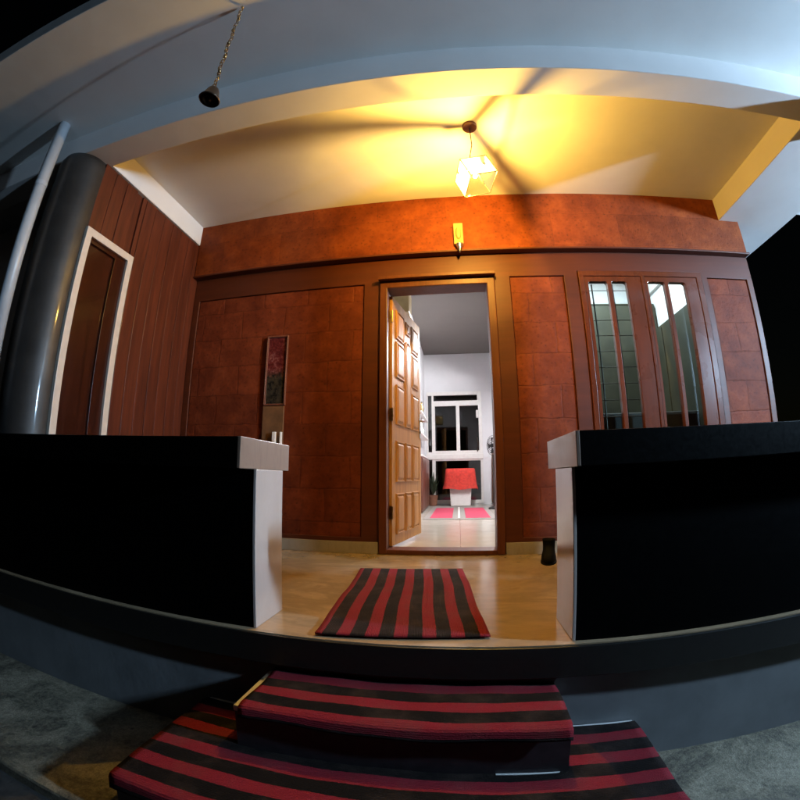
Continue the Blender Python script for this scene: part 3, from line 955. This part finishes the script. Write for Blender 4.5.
# ------------------------------------------------------------------ room behind the casement window
tag(obj('room_wall', bx(HR + .1005, 3.30, 1.90, 2.02, .007, HZ - .001), M['hallwall']), 'white back wall of the room seen through the casement window', 'wall')
tag(obj('room_wall', bx(3.0505, 3.20, .2005, 1.8995, .007, HZ - .001), M['hallwall']), 'white side wall of the room behind the casement window', 'wall')
wd = thing('cupboard', (2.3, 1.7, 0), 'olive green cupboard seen through the casement window', 'cupboard')
obj('carcass', bx(1.43, 3.04, 1.52, 1.885, .02, 2.53), M['olive'], wd, bevel=.004)
for k in range(3):
    obj('cupboard_door', bx(1.44 + k * .533, 1.44 + k * .533 + .525, 1.50, 1.5195, .05, 2.50), M['olive'], wd, bevel=.004)
bc = thing('pane_darkener', (2.9, .9, 0), 'dark block added to darken the right panes of the casement window', 'pane_darkener')  # made-up block that covers the bright side wall behind the right panes
obj('carcass', bx(2.75, 3.045, .26, 1.49, .02, 2.03), M['olive'], bc, bevel=.004)
for k in range(2):
    obj('pane_darkener_front', bx(2.735, 2.7495, .27 + k * .61, .27 + k * .61 + .595, .05, 2.0), M['olive'], bc, bevel=.004)
sb = thing('sofa', (2.2, .55, 0), 'dark sofa back just inside the casement window', 'sofa')
obj('backrest', bx(1.45, 2.70, .30, .46, .03, 1.05), M['darkbox'], sb, bevel=.03)
obj('seat', bx(1.45, 2.70, .4605, 1.05, .03, .45), M['darkbox'], sb, bevel=.03)
rl = thing('room_light', (2.2, .9, HZ), 'cool white ceiling light in the room behind the casement window', 'lamp')
obj('housing', bx(1.98, 2.42, .68, 1.12, HZ - .03, HZ - .0005), M['upvc'], rl)
bm = nbm(); bm.faces.new([bm.verts.new(p) for p in ((2.0, .70, HZ - .031), (2.0, 1.10, HZ - .031), (2.4, 1.10, HZ - .031), (2.4, .70, HZ - .031))])
obj('diffuser', bm, M['roomlamp'], rl)

# ------------------------------------------------------------------ cool yard lamp on a post, beside the far end of the right parapet
TX, TY, TZ = 5.5, -2.62, 1.95
ol = thing('lamp_post', (TX, TY, -.52), 'lit cool white lamp on a slim grey post standing outside beside the long parapet', 'lamp post')
bm = nbm(); lathe(bm, [(.09, -.53), (.09, -.50), (.04, -.48), (.035, TZ - .10), (.055, TZ - .09), (.055, TZ - .0005)], TX, TY, 24)
obj('post', bm, M['pvc'], ol)
bm = nbm(); lathe(bm, [(.035, TZ), (.05, TZ + .02), (.05, TZ + .38), (.03, TZ + .40)], TX, TY, 24)
obj('lamp_tube', bm, M['tube'], ol, smooth=True)
bm = nbm(); lathe(bm, [(.06, TZ + .401), (.06, TZ + .415), (.01, TZ + .45)], TX, TY, 24)
obj('cap', bm, M['pvc'], ol)

# ------------------------------------------------------------------ night sky and faint moonlight
w = bpy.data.worlds.new('World'); S.world = w; w.use_nodes = True
nt = w.node_tree
bg = nt.nodes['Background']
sky = nt.nodes.new('ShaderNodeTexSky')
sky.sky_type = 'NISHITA'; sky.sun_disc = False
sky.sun_elevation = R(3); sky.sun_rotation = R(200)
nt.links.new(sky.outputs[0], bg.inputs['Color'])
bg.inputs['Strength'].default_value = .0006
sd = bpy.data.lights.new('moonlight', 'SUN'); sd.energy = .006; sd.angle = R(.5); sd.color = (.8, .88, 1)
so = bpy.data.objects.new('moonlight', sd); COL.objects.link(so)
so.rotation_euler = (R(50), 0, R(25))

# ------------------------------------------------------------------ camera: the photo's wide fisheye-like phone lens
cd = bpy.data.cameras.new('camera'); cam = bpy.data.objects.new('camera', cd); COL.objects.link(cam)
S.camera = cam
F_, K_ = 417.0237, .0913
yaw, pit, rol = .1378, .1826, -.0023
rx = Vector((math.cos(yaw), math.sin(yaw), 0))
up = Vector((math.sin(pit) * math.sin(yaw), -math.sin(pit) * math.cos(yaw), math.cos(pit)))
fw_ = Vector((-math.sin(yaw) * math.cos(pit), math.cos(yaw) * math.cos(pit), math.sin(pit)))
RA = rx * math.cos(rol) + up * math.sin(rol)
UA = -rx * math.sin(rol) + up * math.cos(rol)
mw = Matrix(((RA.x, UA.x, -fw_.x, .5856), (RA.y, UA.y, -fw_.y, -3.0874), (RA.z, UA.z, -fw_.z, .5745), (0, 0, 0, 1)))
cam.matrix_world = mw
cd.type = 'PANO'
cd.sensor_width = 36; cd.sensor_height = 36
cd.clip_start = .02; cd.clip_end = 500
# theta(r) polynomial, r in mm on a 36 mm wide frame
px = 36 / 800
pts = []
for k in range(1, 61):
    th = 1.22 * k / 60
    pts.append((F_ * (th + K_ * th ** 3) * px, th))
# least squares for a1..a4
n = 4
A_ = [[sum(r ** (i + j + 2) for r, t in pts) for j in range(n)] for i in range(n)]
b_ = [sum(t * r ** (i + 1) for r, t in pts) for i in range(n)]
for i in range(n):
    p = max(range(i, n), key=lambda q: abs(A_[q][i])); A_[i], A_[p] = A_[p], A_[i]; b_[i], b_[p] = b_[p], b_[i]
    for q in range(i + 1, n):
        f = A_[q][i] / A_[i][i]
        for j in range(i, n): A_[q][j] -= f * A_[i][j]
        b_[q] -= f * b_[i]
co = [0] * n
for i in reversed(range(n)):
    co[i] = (b_[i] - sum(A_[i][j] * co[j] for j in range(i + 1, n))) / A_[i][i]
tgt = cd if hasattr(cd, 'panorama_type') else cd.cycles
tgt.panorama_type = 'FISHEYE_LENS_POLYNOMIAL'
tgt.fisheye_fov = R(180)
tgt.fisheye_polynomial_k0 = 0
for i in range(n):
    setattr(tgt, 'fisheye_polynomial_k%d' % (i + 1), -co[i])

S.render.engine = 'CYCLES'
S.render.resolution_x = S.render.resolution_y = 1024
S.cycles.use_denoising = True
S.cycles.max_bounces = 10
S.cycles.transparent_max_bounces = 12
S.cycles.sample_clamp_indirect = 6
S.cycles.caustics_reflective = False
S.cycles.caustics_refractive = False
S.view_settings.view_transform = 'Standard'
S.view_settings.look = 'None'
S.view_settings.exposure = 0
S.view_settings.gamma = 1
S.view_settings.use_curve_mapping = False
